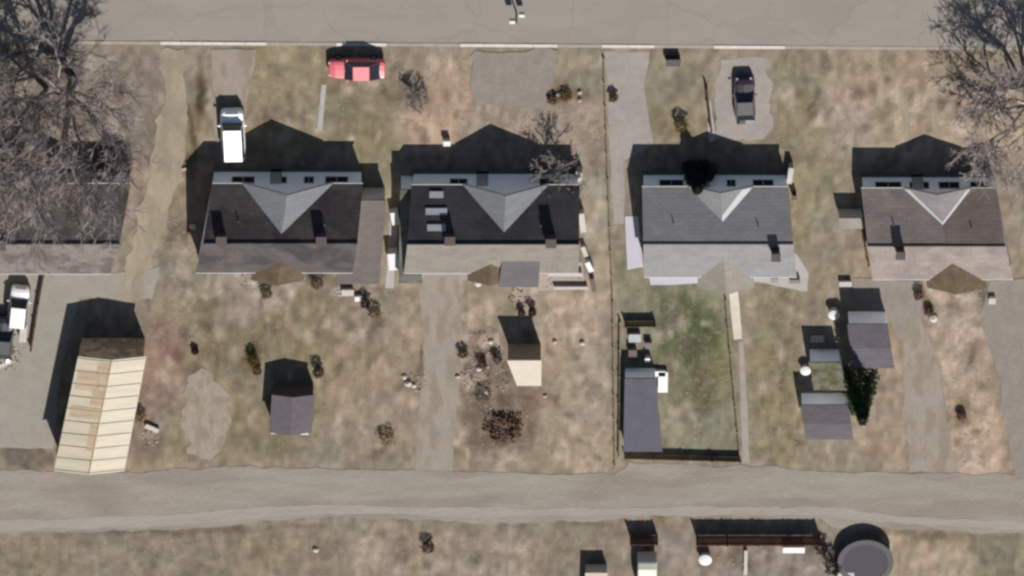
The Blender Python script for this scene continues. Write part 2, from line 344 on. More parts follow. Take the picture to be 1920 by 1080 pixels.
sheet('patio', [(1008, 498), (1092, 492), (1098, 540), (1010, 545)], mat('pinkish paving', A(176, 160, 148), .9, .14, 2.5, 9, .3), .006, .08, 27)
sheet('patio', [(792, 482), (940, 478), (935, 520), (790, 528)], m_conc2, .006, .05, 28)
# kerb along the road: raised stretches between dropped ones
def kerb(x0, x1, h, m):
    f = lambda x: 79 + (x - 340) * (11 / 1580)
    mb = MB(); n = max(2, int((x1 - x0) / 40))
    for k in range(n):
        a, b = x0 + (x1 - x0) * k / n, x0 + (x1 - x0) * (k + 1) / n
        p = [G(a + .2, f(a) - 1.5), G(b - .2, f(b) - 1.5), G(b - .2, f(b) + 4.5), G(a + .2, f(a) + 4.5)]
        mb.prism(p, -.05, h)
    struct(mb.build('kerb', m, bevel=.015))
for x0, x1, h, m in [(-2000, 300, .04, m_kerb2), (300, 500, .06, m_kerb), (500, 630, .03, m_kerb2), (630, 725, .06, m_kerb), (725, 862, .03, m_kerb2), (862, 1045, .06, m_kerb),
                     (1045, 1128, .03, m_kerb2), (1128, 1228, .06, m_kerb), (1228, 1338, .03, m_kerb2), (1338, 1472, .06, m_kerb), (1472, 3800, .03, m_kerb2)]:
    kerb(x0, x1, h, m)

# loose leaf litter and grass tufts
def litter(name, n, m, boxes, smin, smax, lift):
    mb = MB()
    for _ in range(n):
        bx = random.choice(boxes); p = G(random.uniform(bx[0], bx[2]), random.uniform(bx[1], bx[3]))
        if vnoise(p.x, p.y, .6, 5) < random.uniform(-.9, .5): continue
        s = random.uniform(smin, smax); a = random.uniform(0, 6.28)
        for j in range(3):
            b = a + j * 2.1; d = Vector((math.cos(b), math.sin(b), 0)); e = Vector((-d.y, d.x, 0))
            t = p + d * s * .5
            mb.poly([t - e * s * .35 + Vector((0, 0, .008)), t + e * s * .35 + Vector((0, 0, .008)), t + d * s * .5 + Vector((0, 0, lift * s))])
    o = mb.build(name, m); return struct(o, 'stuff')
YARDS = [(20, 100, 300, 290), (250, 380, 370, 640), (330, 540, 780, 860), (870, 560, 1130, 870), (1170, 540, 1370, 830), (1400, 500, 1500, 860), (1740, 560, 1860, 880),
         (440, 100, 880, 240), (900, 200, 1130, 290), (1450, 110, 1900, 290), (0, 1005, 1150, 1080)]
litter('dry_grass', 9000, mat('dry straw grass', A(172, 157, 134), .9, .3, 3, 9, 0), YARDS, .07, .2, .12)
litter('matted_grass', 7000, mat('matted brown grass', A(132, 118, 98), .9, .3, 3, 9, 0), YARDS, .07, .2, .06)
litter('leaf_litter', 700, mat('dead brown leaves', A(128, 106, 88), .9, .3, 3, 9, 0), YARDS[:4] + [(860, 700, 1010, 870), (270, 600, 350, 780)], .06, .13, .1)

def rubble(name, n, m, spots):
    mb = MB()
    for _ in range(n):
        x, y, rx, ry = random.choice(spots); a = random.uniform(0, 6.28); q = math.sqrt(random.random()); p = G(x + rx * q * math.cos(a), y + ry * q * math.sin(a))
        sz = random.uniform(.04, .13) ; mb.box(p + Vector((0, 0, -.01)), sz * random.uniform(.6, 1.8), sz, sz * random.uniform(.3, .7), random.uniform(0, 3))
    struct(mb.build(name, m), 'stuff')
HEAPS = [(470, 520, 30, 18), (905, 650, 40, 30), (890, 705, 26, 30), (935, 700, 22, 40), (975, 560, 20, 24), (1055, 530, 46, 14), (650, 547, 26, 8), (1815, 552, 30, 14), (545, 525, 30, 12), (780, 715, 22, 20), (280, 812, 20, 24), (20, 670, 24, 24), (930, 790, 60, 50), (1345, 1040, 90, 24)]
rubble('pale_rubble', 420, mat('pale rubble', A(188, 172, 158), .9, .2, 3, 9, 0), HEAPS)
rubble('brown_rubble', 300, mat('brown rubble', A(112, 92, 78), .9, .25, 3, 9, 0), HEAPS[:5] + HEAPS[9:13])
# ------------------------------------------------------------------ houses
m_win = mat('dark window glass', (.012, .015, .02), .12, .1, 1, 5, 0, spec=.6)
m_frame = mat('white window frame', A(190, 190, 188), .5, .05, 1, 6, 0)
m_trim = mat('white trim', A(214, 210, 204), .5, .06, 1, 6, 0)
m_brick = mat('chimney brick', A(104, 74, 66), .9, .2, 3, 14, .3)
m_cap0 = mat('sooty chimney cap', A(84, 74, 70), .8, .1, 3, 10, .1)
m_cap = mat('chimney cap', A(190, 184, 176), .7, .1, 3, 10, .1)
m_door = mat('dark door', A(70, 50, 44), .5, .1, 2, 8, .1)
m_found = mat('foundation block', A(120, 116, 112), .9, .15, 2, 8, .3)

def house(x0, x1, yb, D, ze, p, gx, gw, label, m_roof, m_wall, m_gab, chim=(), win=(), sgable=None, m_sg=None, flash_or_sunlit=None, roof2=None, rear=None, group='row of low gabled houses'):
    a = G(x0, yb); b = G(x1, yb); W = b.x - a.x
    kl, kr = skew(x0, yb), skew(x1, yb)
    def L(u, v, z):
        k = kl + (kr - kl) * (u / W)
        dy_px = 19.66 * v
        return Vector((a.x + u + k * dy_px / PXM, a.y - v, z))
    T = Thing('house', L(W / 2, D / 2, 0), label, 'house', group)
    uc = G(gx, yb).x - a.x; w_ = gw / PXM / 2; zr = ze + p * D / 2; zg = ze + p * w_; vm = w_
    oh = .12; th = .12
    # walls
    mb = MB(); e = .07
    mb.poly([L(0, 0, 0), L(W, 0, 0), L(W, 0, ze - e), L(uc + w_, 0, ze - e), L(uc, 0, zg - e), L(uc - w_, 0, ze - e), L(0, 0, ze - e)])
    mb.poly([L(0, D, 0), L(W, D, 0), L(W, D, ze - e), L(0, D, ze - e)])
    for u in (0, W): mb.poly([L(u, 0, 0), L(u, D, 0), L(u, D, ze - e), L(u, D / 2, zr - e), L(u, 0, ze - e)])
    T.part('wall', mb, m_wall)
    mb = MB()
    q = .04
    for A_, B_ in (((-q, -q), (W + q, -q)), ((W + q, -q), (W + q, D + q)), ((W + q, D + q), (-q, D + q)), ((-q, D + q), (-q, -q))):
        mb.poly([L(*A_, 0), L(*B_, 0), L(*B_, .35), L(*A_, .35)])
    T.part('foundation', mb, m_found)
    # main roof
    zz = lambda v: ze + p * min(v, D - v)
    mb = MB()
    mb.slab([L(-oh, -oh, zz(-oh)), L(uc - w_ - oh, -oh, zz(-oh)), L(uc, vm, zg), L(uc + w_ + oh, -oh, zz(-oh)), L(W + oh, -oh, zz(-oh)), L(W + oh, D / 2, zr), L(-oh, D / 2, zr)], th)
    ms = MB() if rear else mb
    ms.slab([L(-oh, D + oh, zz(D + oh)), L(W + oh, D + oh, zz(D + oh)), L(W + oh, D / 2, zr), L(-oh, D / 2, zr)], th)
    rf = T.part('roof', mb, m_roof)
    if rear: ro = T.part('rear_roof', ms, rear); ro['label'] = 'paler grey rear slope'
    if roof2:                            # half of a duplex roofed in a second shingle
        mb = MB()
        mb.poly([L(uc, vm + .02, zg + .015), L(uc + w_ + oh, -oh, zz(-oh) + .012), L(W + oh, -oh, zz(-oh) + .012), L(W + oh, D / 2, zr + .012), L(uc, D / 2, zr + .012)])
        T.part('roof_patch', mb, roof2)
    # ridge cap
    mb = MB(); mb.tube(L(-oh, D / 2, zr + .02), L(W + oh, D / 2, zr + .02), .07, .07, 6); T.part('ridge_cap', mb, m_roof, parent=rf)
    # north cross gable
    mb = MB(); u0, u1 = uc - w_ - oh, uc + w_ + oh; f = -.2
    for s, u in ((-1, u0), (1, u1)):
        mb.slab([L(uc, f, zg + .03), L(uc, vm + .1, zg + .03), L(u, -oh + .02, zz(-oh) + .03), L(u, f, zz(-oh) + .03)], th)
    T.part('gable_roof', mb, m_gab)
    if flash_or_sunlit:
        mb = MB(); fw = flash_or_sunlit[0]
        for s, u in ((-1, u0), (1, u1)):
            wd = fw * (flash_or_sunlit[2] if s > 0 else flash_or_sunlit[1])
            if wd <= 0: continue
            # valley metal on the mauve house; on the mid grey one, painted sunlight
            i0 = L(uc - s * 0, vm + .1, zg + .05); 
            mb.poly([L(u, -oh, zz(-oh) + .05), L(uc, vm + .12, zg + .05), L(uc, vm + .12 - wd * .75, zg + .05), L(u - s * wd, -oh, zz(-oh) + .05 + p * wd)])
        T.part('flashing_or_sunlit_strip', mb, flash_or_sunlit[3])
    # rake boards and gutters
    mb = MB()
    for s, u in ((-1, u0), (1, u1)):
        a0, b0 = L(uc, f - .03, zg - .14), L(u, f - .03, zz(-oh) - .14)
        mb.poly([a0, b0, b0 + Vector((0, 0, .19)), a0 + Vector((0, 0, .19))])
    T.part('rake_board', mb, m_trim)
    mb = MB()
    for ua, ub in ((-oh, u0 - .05), (u1 + .05, W + oh)):
        mb = MB(); mb.tube(L(ua, -oh - .05, zz(-oh) - .06), L(ub, -oh - .05, zz(-oh) - .06), .055, .055, 6); T.part('gutter', mb, m_trim)
    mb = MB(); mb.tube(L(-oh, D + oh + .05, zz(-oh) - .06), L(W + oh, D + oh + .05, zz(-oh) - .06), .055, .055, 6); T.part('gutter', mb, m_trim)
    # south cross gable
    if sgable:
        sx, sw, sp, ext = sgable; us = G(sx, yb + 19.66 * D).x - L(0, D, 0).x; us = max(1, us)
        sw = sw / PXM / 2; h = ze - .1; top = h + sp * sw; vj = D - (top - ze) / p
        mb = MB()
        for s in (-1, 1):
            mb.slab([L(us, D + ext + .3, top), L(us, vj - .15, top), L(us + s * (sw + .2), D + .1, h - sp * .2 + .02), L(us + s * (sw + .2), D + ext + .3, h - sp * .2 + .02)], th)
        T.part('gable_roof', mb, m_sg or m_roof)
        mb = MB(); mb.poly([L(us - sw, D + ext, 0), L(us + sw, D + ext, 0), L(us + sw, D + ext, h - .1), L(us, D + ext, top - .1), L(us - sw, D + ext, h - .1)])
        for s in (-1, 1): mb.poly([L(us + s * sw, D, 0), L(us + s * sw, D + ext, 0), L(us + s * sw, D + ext, h - .1), L(us + s * sw, D, h - .1)])
        T.part('porch_wall', mb, m_wall)
    # windows on the north wall, given by plan x
    def window(u, v, ww, z0, z1, side):
        mb = MB(); s = -1 if side == 'n' else 1; o = s * .03; o2 = s * .045; t = .06
        for (ua, ub, za, zb) in ((u - ww / 2 - t, u - ww / 2, z0 - t, z1 + t), (u + ww / 2, u + ww / 2 + t, z0 - t, z1 + t), (u - ww / 2, u + ww / 2, z1, z1 + t), (u - ww / 2, u + ww / 2, z0 - t, z0), (u - .025, u + .025, z0, z1)):
            P = [L(ua, v + o * 0, za), L(ub, v + o * 0, za), L(ub, v + o * 0, zb), L(ua, v + o * 0, zb)]; dv = Vector((0, -o2, 0))
            P2 = [q_ + dv for q_ in P]; mb.poly(P2)
            for k in range(4): mb.poly([P[k], P[(k + 1) % 4], P2[(k + 1) % 4], P2[k]])
        wn = T.part('window', mb, m_frame)
        mb = MB(); dv = Vector((0, -o * .8, 0)); mb.poly([L(u - ww / 2, v, z0) + dv, L(u + ww / 2, v, z0) + dv, L(u + ww / 2, v, z1) + dv, L(u - ww / 2, v, z1) + dv])
        T.part('pane', mb, m_win, parent=wn)
    for wx_, ww in win: window(G(wx_, yb).x - a.x, 0, ww / PXM, 1.05, 1.85, 'n')
    for fr in (.12, .3, .7, .88): window(W * fr, D, 1.1, .95, 1.8, 's')
    # doors on both fronts
    for fr, v, s in ((.42, 0, -1), (.58, D, 1)):
        mb = MB(); dv = Vector((0, -s * .04, 0)); P = [L(W * fr - .45, v, .02), L(W * fr + .45, v, .02), L(W * fr + .45, v, 2.0), L(W * fr - .45, v, 2.0)]
        P2 = [q_ + dv for q_ in P]; mb.poly(P2)
        for k in range(4): mb.poly([P[k], P[(k + 1) % 4], P2[(k + 1) % 4], P2[k]])
        dr = T.part('door', mb, m_frame if s < 0 else m_door)
        mb = MB(); h_ = L(W * fr + .36, v, 1.0) + Vector((0, -s * .07, 0)); mb.tube(h_, h_ + Vector((0, 0, .12)), .025, .025, 6); T.part('handle', mb, m_found, parent=dr)
    # chimneys
    for cu_px, cy, sz, h in chim:
        v = (cy - yb) / 19.66; 
        for _ in range(6): v = (cy - yb - 13.77 * zz(v)) / 19.66
        u = (cu_px - PXM * 0 - 960) / PXM - a.x - (kl + (kr - kl) * .5) * v * .82
        c = L(u, v, 0); k = (kl + (kr - kl) * (u / W)); c.x = (cu_px - 960) / PXM
        mb = MB(); mb.box((c.x, c.y, zz(v) - .5), sz, sz, .5 + h); ch = T.part('chimney', mb, m_brick)
        mb = MB(); mb.box((c.x, c.y, zz(v) + h), sz + .12, sz + .12, .08); T.part('chimney_cap', mb, m_cap0, parent=ch)
    # vent pipes
    for fr, vv in ((.2, .3), (.78, .33)): mb = MB(); c = L(W * fr, D * vv, zz(D * vv) - .05); mb.tube(c, c + Vector((0, 0, .3)), .05, .05, 8); T.part('vent_pipe', mb, m_found)
    T.L = L; T.W = W; T.zz = zz
    return T

r1 = mat('charcoal shingles', A(94, 88, 86), .95, .22, .8, 10, .3, col2=A(76, 71, 72), spec=.1, rowsc=.3)
r2 = mat('black shingles', A(78, 75, 78), .95, .2, .8, 10, .3, col2=A(72, 68, 72), spec=.1, rowsc=.3)
r3 = mat('mid grey shingles', A(146, 144, 144), .95, .09, .8, 10, .3, spec=.1, rowsc=.3)
r4 = mat('mauve brown shingles', A(156, 145, 137), .95, .12, .8, 10, .3, col2=A(146, 134, 129), spec=.1, rowsc=.3)
r4b = mat('darker brown shingles', A(134, 119, 112), .95, .14, .8, 10, .3, spec=.1, rowsc=.3)
r0 = mat('weathered grey shingles', A(128, 120, 114), .95, .2, 1.2, 8, .4, col2=A(108, 98, 92), spec=.1, rowsc=.3)
sw = mat('pale grey siding', (.84, .86, .9), .7, .06, 1, 8, .1)
sw2 = mat('white siding', (.9, .9, .9), .7, .06, 1, 8, .1)
tan_s = mat('tan siding', (.5, .44, .36), .8, .1, 1, 8, .1)
g1 = mat('light grey gable roofing', A(136, 138, 140), .9, .09, .8, 10, .2, spec=.1, rowsc=.3)
g3 = mat('silver grey gable roofing', A(152, 152, 152), .9, .09, .8, 10, .2, spec=.1, rowsc=.3)
g4 = mat('gable shingles', A(158, 150, 150), .9, .09, .8, 10, .2, spec=.1, rowsc=.3)
br = mat('brown porch shingles', A(116, 100, 80), .95, .2, 1, 10, .3, spec=.1, rowsc=.3)
fl = mat('valley metal and painted sunlight', A(205, 205, 205), .6, .06, 1, 8, 0)

H0 = house(-110, 244, 318, 8.2, 2.2, .48, 60, 130, 'weathered grey roofed house under the branches of the big bare tree', r0, tan_s, r0, chim=((12, 452, .8, .5),), win=((40, 34), (180, 34)), sgable=None)
H1 = house(402, 678, 318, 8.1, 2.2, .48, 540, 160, 'charcoal roofed house with the white van parked at its corner', r1, sw, g1, chim=((422, 446, .7, .32), (607, 446, .7, .34)), win=((457, 40), (632, 40), (528, 18), (580, 16)), sgable=(517, 84, .42, .6), m_sg=br)
H2 = house(775, 1083, 322, 8.0, 2.1, .48, 948, 150, 'black roofed house with three pale skylights and a grey lean-to along its side', r2, sw, g1, chim=((845, 446, .7, .32), (1032, 448, .7, .5)), win=((860, 30), (1030, 34)), sgable=(912, 70, .45, .6), m_sg=br, rear=mat('pale grey rear shingles', A(140, 133, 124), .95, .12, .8, 10, .3, spec=.1, rowsc=.3))  # south slope given a paler colour than the north
H3 = house(1206, 1474, 324, 8.2, 2.2, .38, 1350, 112, 'mid grey roofed house with bright gable and white concrete yards', r3, sw2, g3, chim=((1449, 468, .62, .95),), win=((1258, 42), (1430, 36), (1370, 14), (1312, 12)), sgable=(1352, 90, .5, .9), m_sg=mat('pale porch shingles', A(168, 160, 146), .95, .1, 1, 10, .3, spec=.1, rowsc=.3), flash_or_sunlit=(.8, 0, 1, fl))  # wide bright strip paints the sunlit east slope of the gable
H4 = house(1616, 1862, 328, 8.3, 2.1, .38, 1756, 118, 'mauve brown roofed house with bright metal edges round its gable', r4, sw2, g4, chim=((1680, 466, .62, .85),), win=((1664, 46), (1722, 34), (1778, 36), (1836, 34)), sgable=(1782, 96, .42, .7), m_sg=br, flash_or_sunlit=(.42, 1, .8, fl), roof2=r4b)

# skylights on the black roof
for y0, wd in ((365, 26), (396, 40), (426, 34)):
    v = 1.5
    for _ in range(8): v = (y0 - 322 - 13.77 * H2.zz(v)) / 19.66
    x = (820 - 960) / PXM; c = Vector((x, G(800, 322).y - v, H2.zz(v))); n_ = Vector((0, .39, 1)).normalized()
    mb = MB(); hw = wd / PXM / 2
    pts = [c + Vector((sx * hw, sy * .24, -sy * .24 * .39)) + n_ * .06 for sx, sy in ((-1, -1), (1, -1), (1, 1), (-1, 1))]
    mb.slab(pts, .1); sk = H2.part('skylight', mb, mat('milky skylight', A(186, 188, 192), .3, .1, 3, 8, 0))

# ------------------------------------------------------------------ wings, sheds, garages
def shed(name, pts, z, label, cat, m_wall, m_roof, ridge=None, rise=0, oh=.15, group=None, fl_m=None, extra=None):
    """pts: plan corners NW, NE, SE, SW (at the ground). ridge None = nearly flat, 'ns' or 'ew'"""
    P = [G(*q) for q in pts]; c = sum(P, Vector()) / 4
    T = Thing(name, c, label, cat, group)
    def at(u, v, zz): 
        return (P[0] * (1 - u) + P[1] * u) * (1 - v) + (P[3] * (1 - u) + P[2] * u) * v + Vector((0, 0, zz))
    wl = (P[1] - P[0]).length; dl = (P[3] - P[0]).length; ou, ov = oh / wl, oh / dl; e = .05
    mb = MB()
    if ridge == 'ns':
        for v in (0, 1): mb.poly([at(0, v, 0), at(1, v, 0), at(1, v, z - e), at(.5, v, z + rise - e), at(0, v, z - e)])
        for u in (0, 1): mb.poly([at(u, 0, 0), at(u, 1, 0), at(u, 1, z - e), at(u, 0, z - e)])
    elif ridge == 'ew':
        for u in (0, 1): mb.poly([at(u, 0, 0), at(u, 1, 0), at(u, 1, z - e), at(u, .5, z + rise - e), at(u, 0, z - e)])
        for v in (0, 1): mb.poly([at(0, v, 0), at(1, v, 0), at(1, v, z - e), at(0, v, z - e)])
    else:
        zs = z - rise
        mb.poly([at(0, 0, 0), at(1, 0, 0), at(1, 0, z - e), at(0, 0, z - e)]); mb.poly([at(0, 1, 0), at(1, 1, 0), at(1, 1, zs - e), at(0, 1, zs - e)])
        for u in (0, 1): mb.poly([at(u, 0, 0), at(u, 1, 0), at(u, 1, zs - e), at(u, 0, z - e)])
    T.part('wall', mb, m_wall)
    mb = MB()
    if ridge == 'ns':
        k = rise * ou * 2
        for u in (-ou, 1 + ou): mb.slab([at(u, -ov, z - k), at(.5, -ov, z + rise), at(.5, 1 + ov, z + rise), at(u, 1 + ov, z - k)], .1)
    elif ridge == 'ew':
        k = rise * ov * 2
        for v in (-ov, 1 + ov): mb.slab([at(-ou, v, z - k), at(-ou, .5, z + rise), at(1 + ou, .5, z + rise), at(1 + ou, v, z - k)], .1)
    else: mb.slab([at(-ou, -ov, z), at(1 + ou, -ov, z), at(1 + ou, 1 + ov, z - rise), at(-ou, 1 + ov, z - rise)], .12)
    T.part('roof', mb, m_roof)
    # door on the south side
    mb = MB(); h = min(1.9, (z - (rise if not ridge else 0)) * .86); hw = min(.45, wl * .3) / wl
    q = [at(.5 - hw, 1, .02), at(.5 + hw, 1, .02), at(.5 + hw, 1, h), at(.5 - hw, 1, h)]; q2 = [a + Vector((0, -.035, 0)) for a in q]
    mb.poly(q2)
    for k in range(4): mb.poly([q[k], q[(k + 1) % 4], q2[(k + 1) % 4], q2[k]])
    dr = T.part('door', mb, m_door)
    T.at = at; T.P = P
    return T
# big cream garage
m_gw = mat('brown garage wall', (.5, .4, .26), .9, .25, 2, 8, .2, col2=(.32, .24, .16))
m_gr = mat('cream metal roof', A(212, 200, 176), .6, .12, .6, 9, .05, stretch=(.4, 3, 1), spec=.2)
m_gr2 = mat('rusty tan roof sheets', A(200, 176, 146), .75, .2, 1, 9, .05, stretch=(.4, 3, 1), spec=.2)
GA = shed('garage', [(153, 634), (272, 634), (232, 842), (109, 842)], 2.75, 'long cream metal roofed garage with tan rusty patches and brown wall', 'garage', m_gw, m_gr, 'ns', .45, .18)
mb = MB()
for u0, u1, v0, v1 in ((.02, .47, .10, .27), (.30, .49, .02, .4), (.02, .47, .42, .52), (.38, .49, .55, .8)):
    f = lambda u, v: GA.at(u, v, 2.75 + .9 * u + .015)
    mb.poly([f(u0, v0), f(u1, v0), f(u1, v1), f(u0, v1)])
GA.part('rusty_sheet', mb, m_gr2)
mb = MB()
for v in [k / 9 for k in range(10)]:
    for s in (0, 1):
        a, b = (GA.at(-.03, v, 2.74), GA.at(.5, v, 3.22)) if s == 0 else (GA.at(.5, v, 3.22), GA.at(1.03, v, 2.74))
        mb.tube(a, b, .02, .02, 4)
GA.part('roof_seam', mb, m_gr)
mb = MB(); mb.tube(GA.at(.5, -.02, 3.21), GA.at(.5, 1.02, 3.21), .06, .06, 6); GA.part('ridge_cap', mb, m_gr2)

# east wing of the charcoal house, set forward
m_wing = mat('dull grey brown shingles', A(124, 114, 110), .95, .1, 1, 9, .3, spec=.1, rowsc=.3)
T = shed('garage', [(676, 352), (722, 352), (708, 508), (634, 508)], 1.9, 'grey brown lean-to garage at the corner of the charcoal house', 'garage', tan_s, m_wing, None, .25, .1)
# carport beside the black house
m_cpt = mat('grey green roofing felt', A(122, 120, 112), .95, .12, 1, 8, .3, col2=A(100, 98, 82), spec=.1)
shed('carport', [(752, 330), (774, 330), (790, 505), (750, 505)], 2.0, 'narrow grey lean-to carport against the black roofed house', 'carport', sw, m_cpt, None, .2, .05)
shed('porch', [(944, 440), (1012, 440), (1008, 505), (936, 505)], 2.95, 'dark grey flat roofed porch behind the black roofed house', 'porch', tan_s, mat('dark grey porch felt', A(112, 108, 110), .95, .12, 1, 8, .3, spec=.1), None, .6, .05)
# small wooden shed yard of charcoal house
shed('shed', [(513, 719), (588, 719), (583, 786), (508, 786)], 1.7, 'grey gabled garden shed standing alone on the worn lawn', 'shed', mat('dark shed boards', A(96, 84, 80), .9, .2, 2, 9, .3), mat('grey lilac shed felt', A(110, 102, 106), .95, .14, 1.5, 8, .3, spec=.1), 'ns', .35, .1)
shed('shed', [(952, 645), (1014, 645), (1014, 692), (970, 692)], 2.3, 'small brown shed with cream flat roof in the dusty yard', 'shed', mat('tan shed boards', A(170, 150, 126), .9, .15, 2, 9, .3), mat('cream roof board', A(226, 214, 194), .8, .05, 2, 9, .1), None, .1, .05)
shed('shed', [(1172, 690), (1228, 690), (1240, 826), (1170, 826)], 1.5, 'long dark slate roofed shed inside the fenced grass yard', 'shed', sw2, mat('slate blue felt', A(104, 102, 110), .95, .09, 1, 8, .3, spec=.1), None, .05, .05)
shed('shed', [(1590, 584), (1660, 584), (1672, 662), (1600, 662)], 1.9, 'larger grey hip roofed shed beside the dark evergreen', 'shed', sw2, mat('lilac grey shingles', A(112, 106, 112), .95, .1, 1, 8, .3, spec=.1, rowsc=.3), 'ew', .25, .12)
shed('shed', [(1518, 655), (1572, 655), (1584, 706), (1526, 706)], 1.9, 'small shed with mossy green roof between two other sheds', 'shed', sw2, mat('mossy roof', A(118, 116, 98), .95, .25, 2, 8, .3, col2=A(96, 92, 70), spec=.1), None, .15, .08)
shed('shed', [(1502, 737), (1588, 737), (1596, 798), (1512, 798)], 1.75, 'grey shed with pale wall nearest the alley', 'shed', sw2, mat('weathered grey felt', A(110, 104, 108), .95, .16, 1.5, 8, .3, spec=.1, stretch=(.4, 2, 1)), 'ew', .2, .1)
shed('shed', [(1570, 1062), (1600, 1062), (1602, 1096), (1572, 1096)], .9, 'low pale box shed beside the trampoline', 'shed', sw2, m_cap, None, .05, .03)
shed('shed', [(1098, 1058), (1138, 1058), (1140, 1105), (1096, 1105)], 1.2, 'small cream roofed hut cut by the bottom picture edge', 'shed', tan_s, mat('cream hut roof', A(214, 196, 180), .8, .08, 2, 9, .1), None, .05, .04)
# lean-to store beside house 4
shed('lean_to', [(1572, 392), (1616, 392), (1618, 412), (1576, 412)], 1.3, 'low pale lean-to against the mauve roofed house', 'lean-to', tan_s, mat('pale felt', A(160, 150, 142), .95, .1, 1, 8, .3, spec=.1), None, .1, .03)

# ------------------------------------------------------------------ fences
m_fence = mat('dark brown fence boards', A(112, 76, 56), .9, .25, 2.5, 12, .3)
m_fence2 = mat('grey brown fence boards', A(156, 140, 118), .9, .2, 2.5, 12, .3)
def fence(pxs, h, label, m=m_fence, post=2.4, rail=True, group=None, t=.05):
    P = [G(*p) for p in pxs]; T = Thing('fence', P[0], label, 'fence', group)
    mb = MB(); mr = MB()
    for a, b in zip(P[:-1], P[1:]):
        d = b - a; L = d.length; dn = d.normalized(); nn = Vector((-dn.y, dn.x, 0)); n = max(1, round(L / .15))
        for k in range(n):
            c = a + d * ((k + .5) / n); hh = h * random.uniform(.97, 1.02); wv = L / n * .46; off = nn * (.012 * (k % 2))
            q = [c - dn * wv - nn * t / 2 + off, c + dn * wv - nn * t / 2 + off, c + dn * wv + nn * t / 2 + off, c - dn * wv + nn * t / 2 + off]; mb.prism(q, .04, hh)
        for z in (h * .25, h * .8):
            q = [a + nn * .06, b + nn * .06, b + nn * .1, a + nn * .1]; mr.prism(q, z - .04, z + .04)
    T.part('panel', mb, m); T.part('rail', mr, m)
    L = sum((b - a).length for a, b in zip(P[:-1], P[1:]))
    for a, b in zip(P[:-1], P[1:]):
        n = max(1, round((b - a).length / post))
        for k in range(n + 1):
            c = a + (b - a) * (k / n); q = MB(); q.box((c.x, c.y - .0, 0), .12, .12, h + .08); T.part('post', q, m)
    return T
fence([(1172, 852), (1388, 858)], .62, 'low dark brown fence closing the grass yard along the alley')
fence([(1360, 560), (1387, 853)], .42, 'thin brown fence down the far side of the grass yard', m_fence2)
fence([(1162, 600), (1160, 850)], .4, 'thin grey fence beside the slate roofed shed', m_fence2)
fence([(1172, 603), (1228, 603)], .75, 'short dark fence at the head of the cluttered pen')
fence([(1182, 1004), (1232, 1004)], 1.3, 'short brown fence panel in front of the cream camper')
fence([(1306, 1004), (1536, 1004)], 1.4, 'tall dark brown board fence beside the trampoline', m_fence)
fence([(1131, 108), (1139, 330), (1148, 560), (1152, 870)], .2, 'long thin wire and board fence between two plots', m_fence2)
fence([(1324, 160), (1333, 240)], .65, 'brown fence along the front walk with one end near the kerb')
fence([(92, 452), (72, 560), (58, 650)], .6, 'brown side fence between parked cars and gravel pad', m_fence)
fence([(1614, 420), (1628, 492)], .5, 'short dark fence at the corner of the mauve roofed house', m_fence)

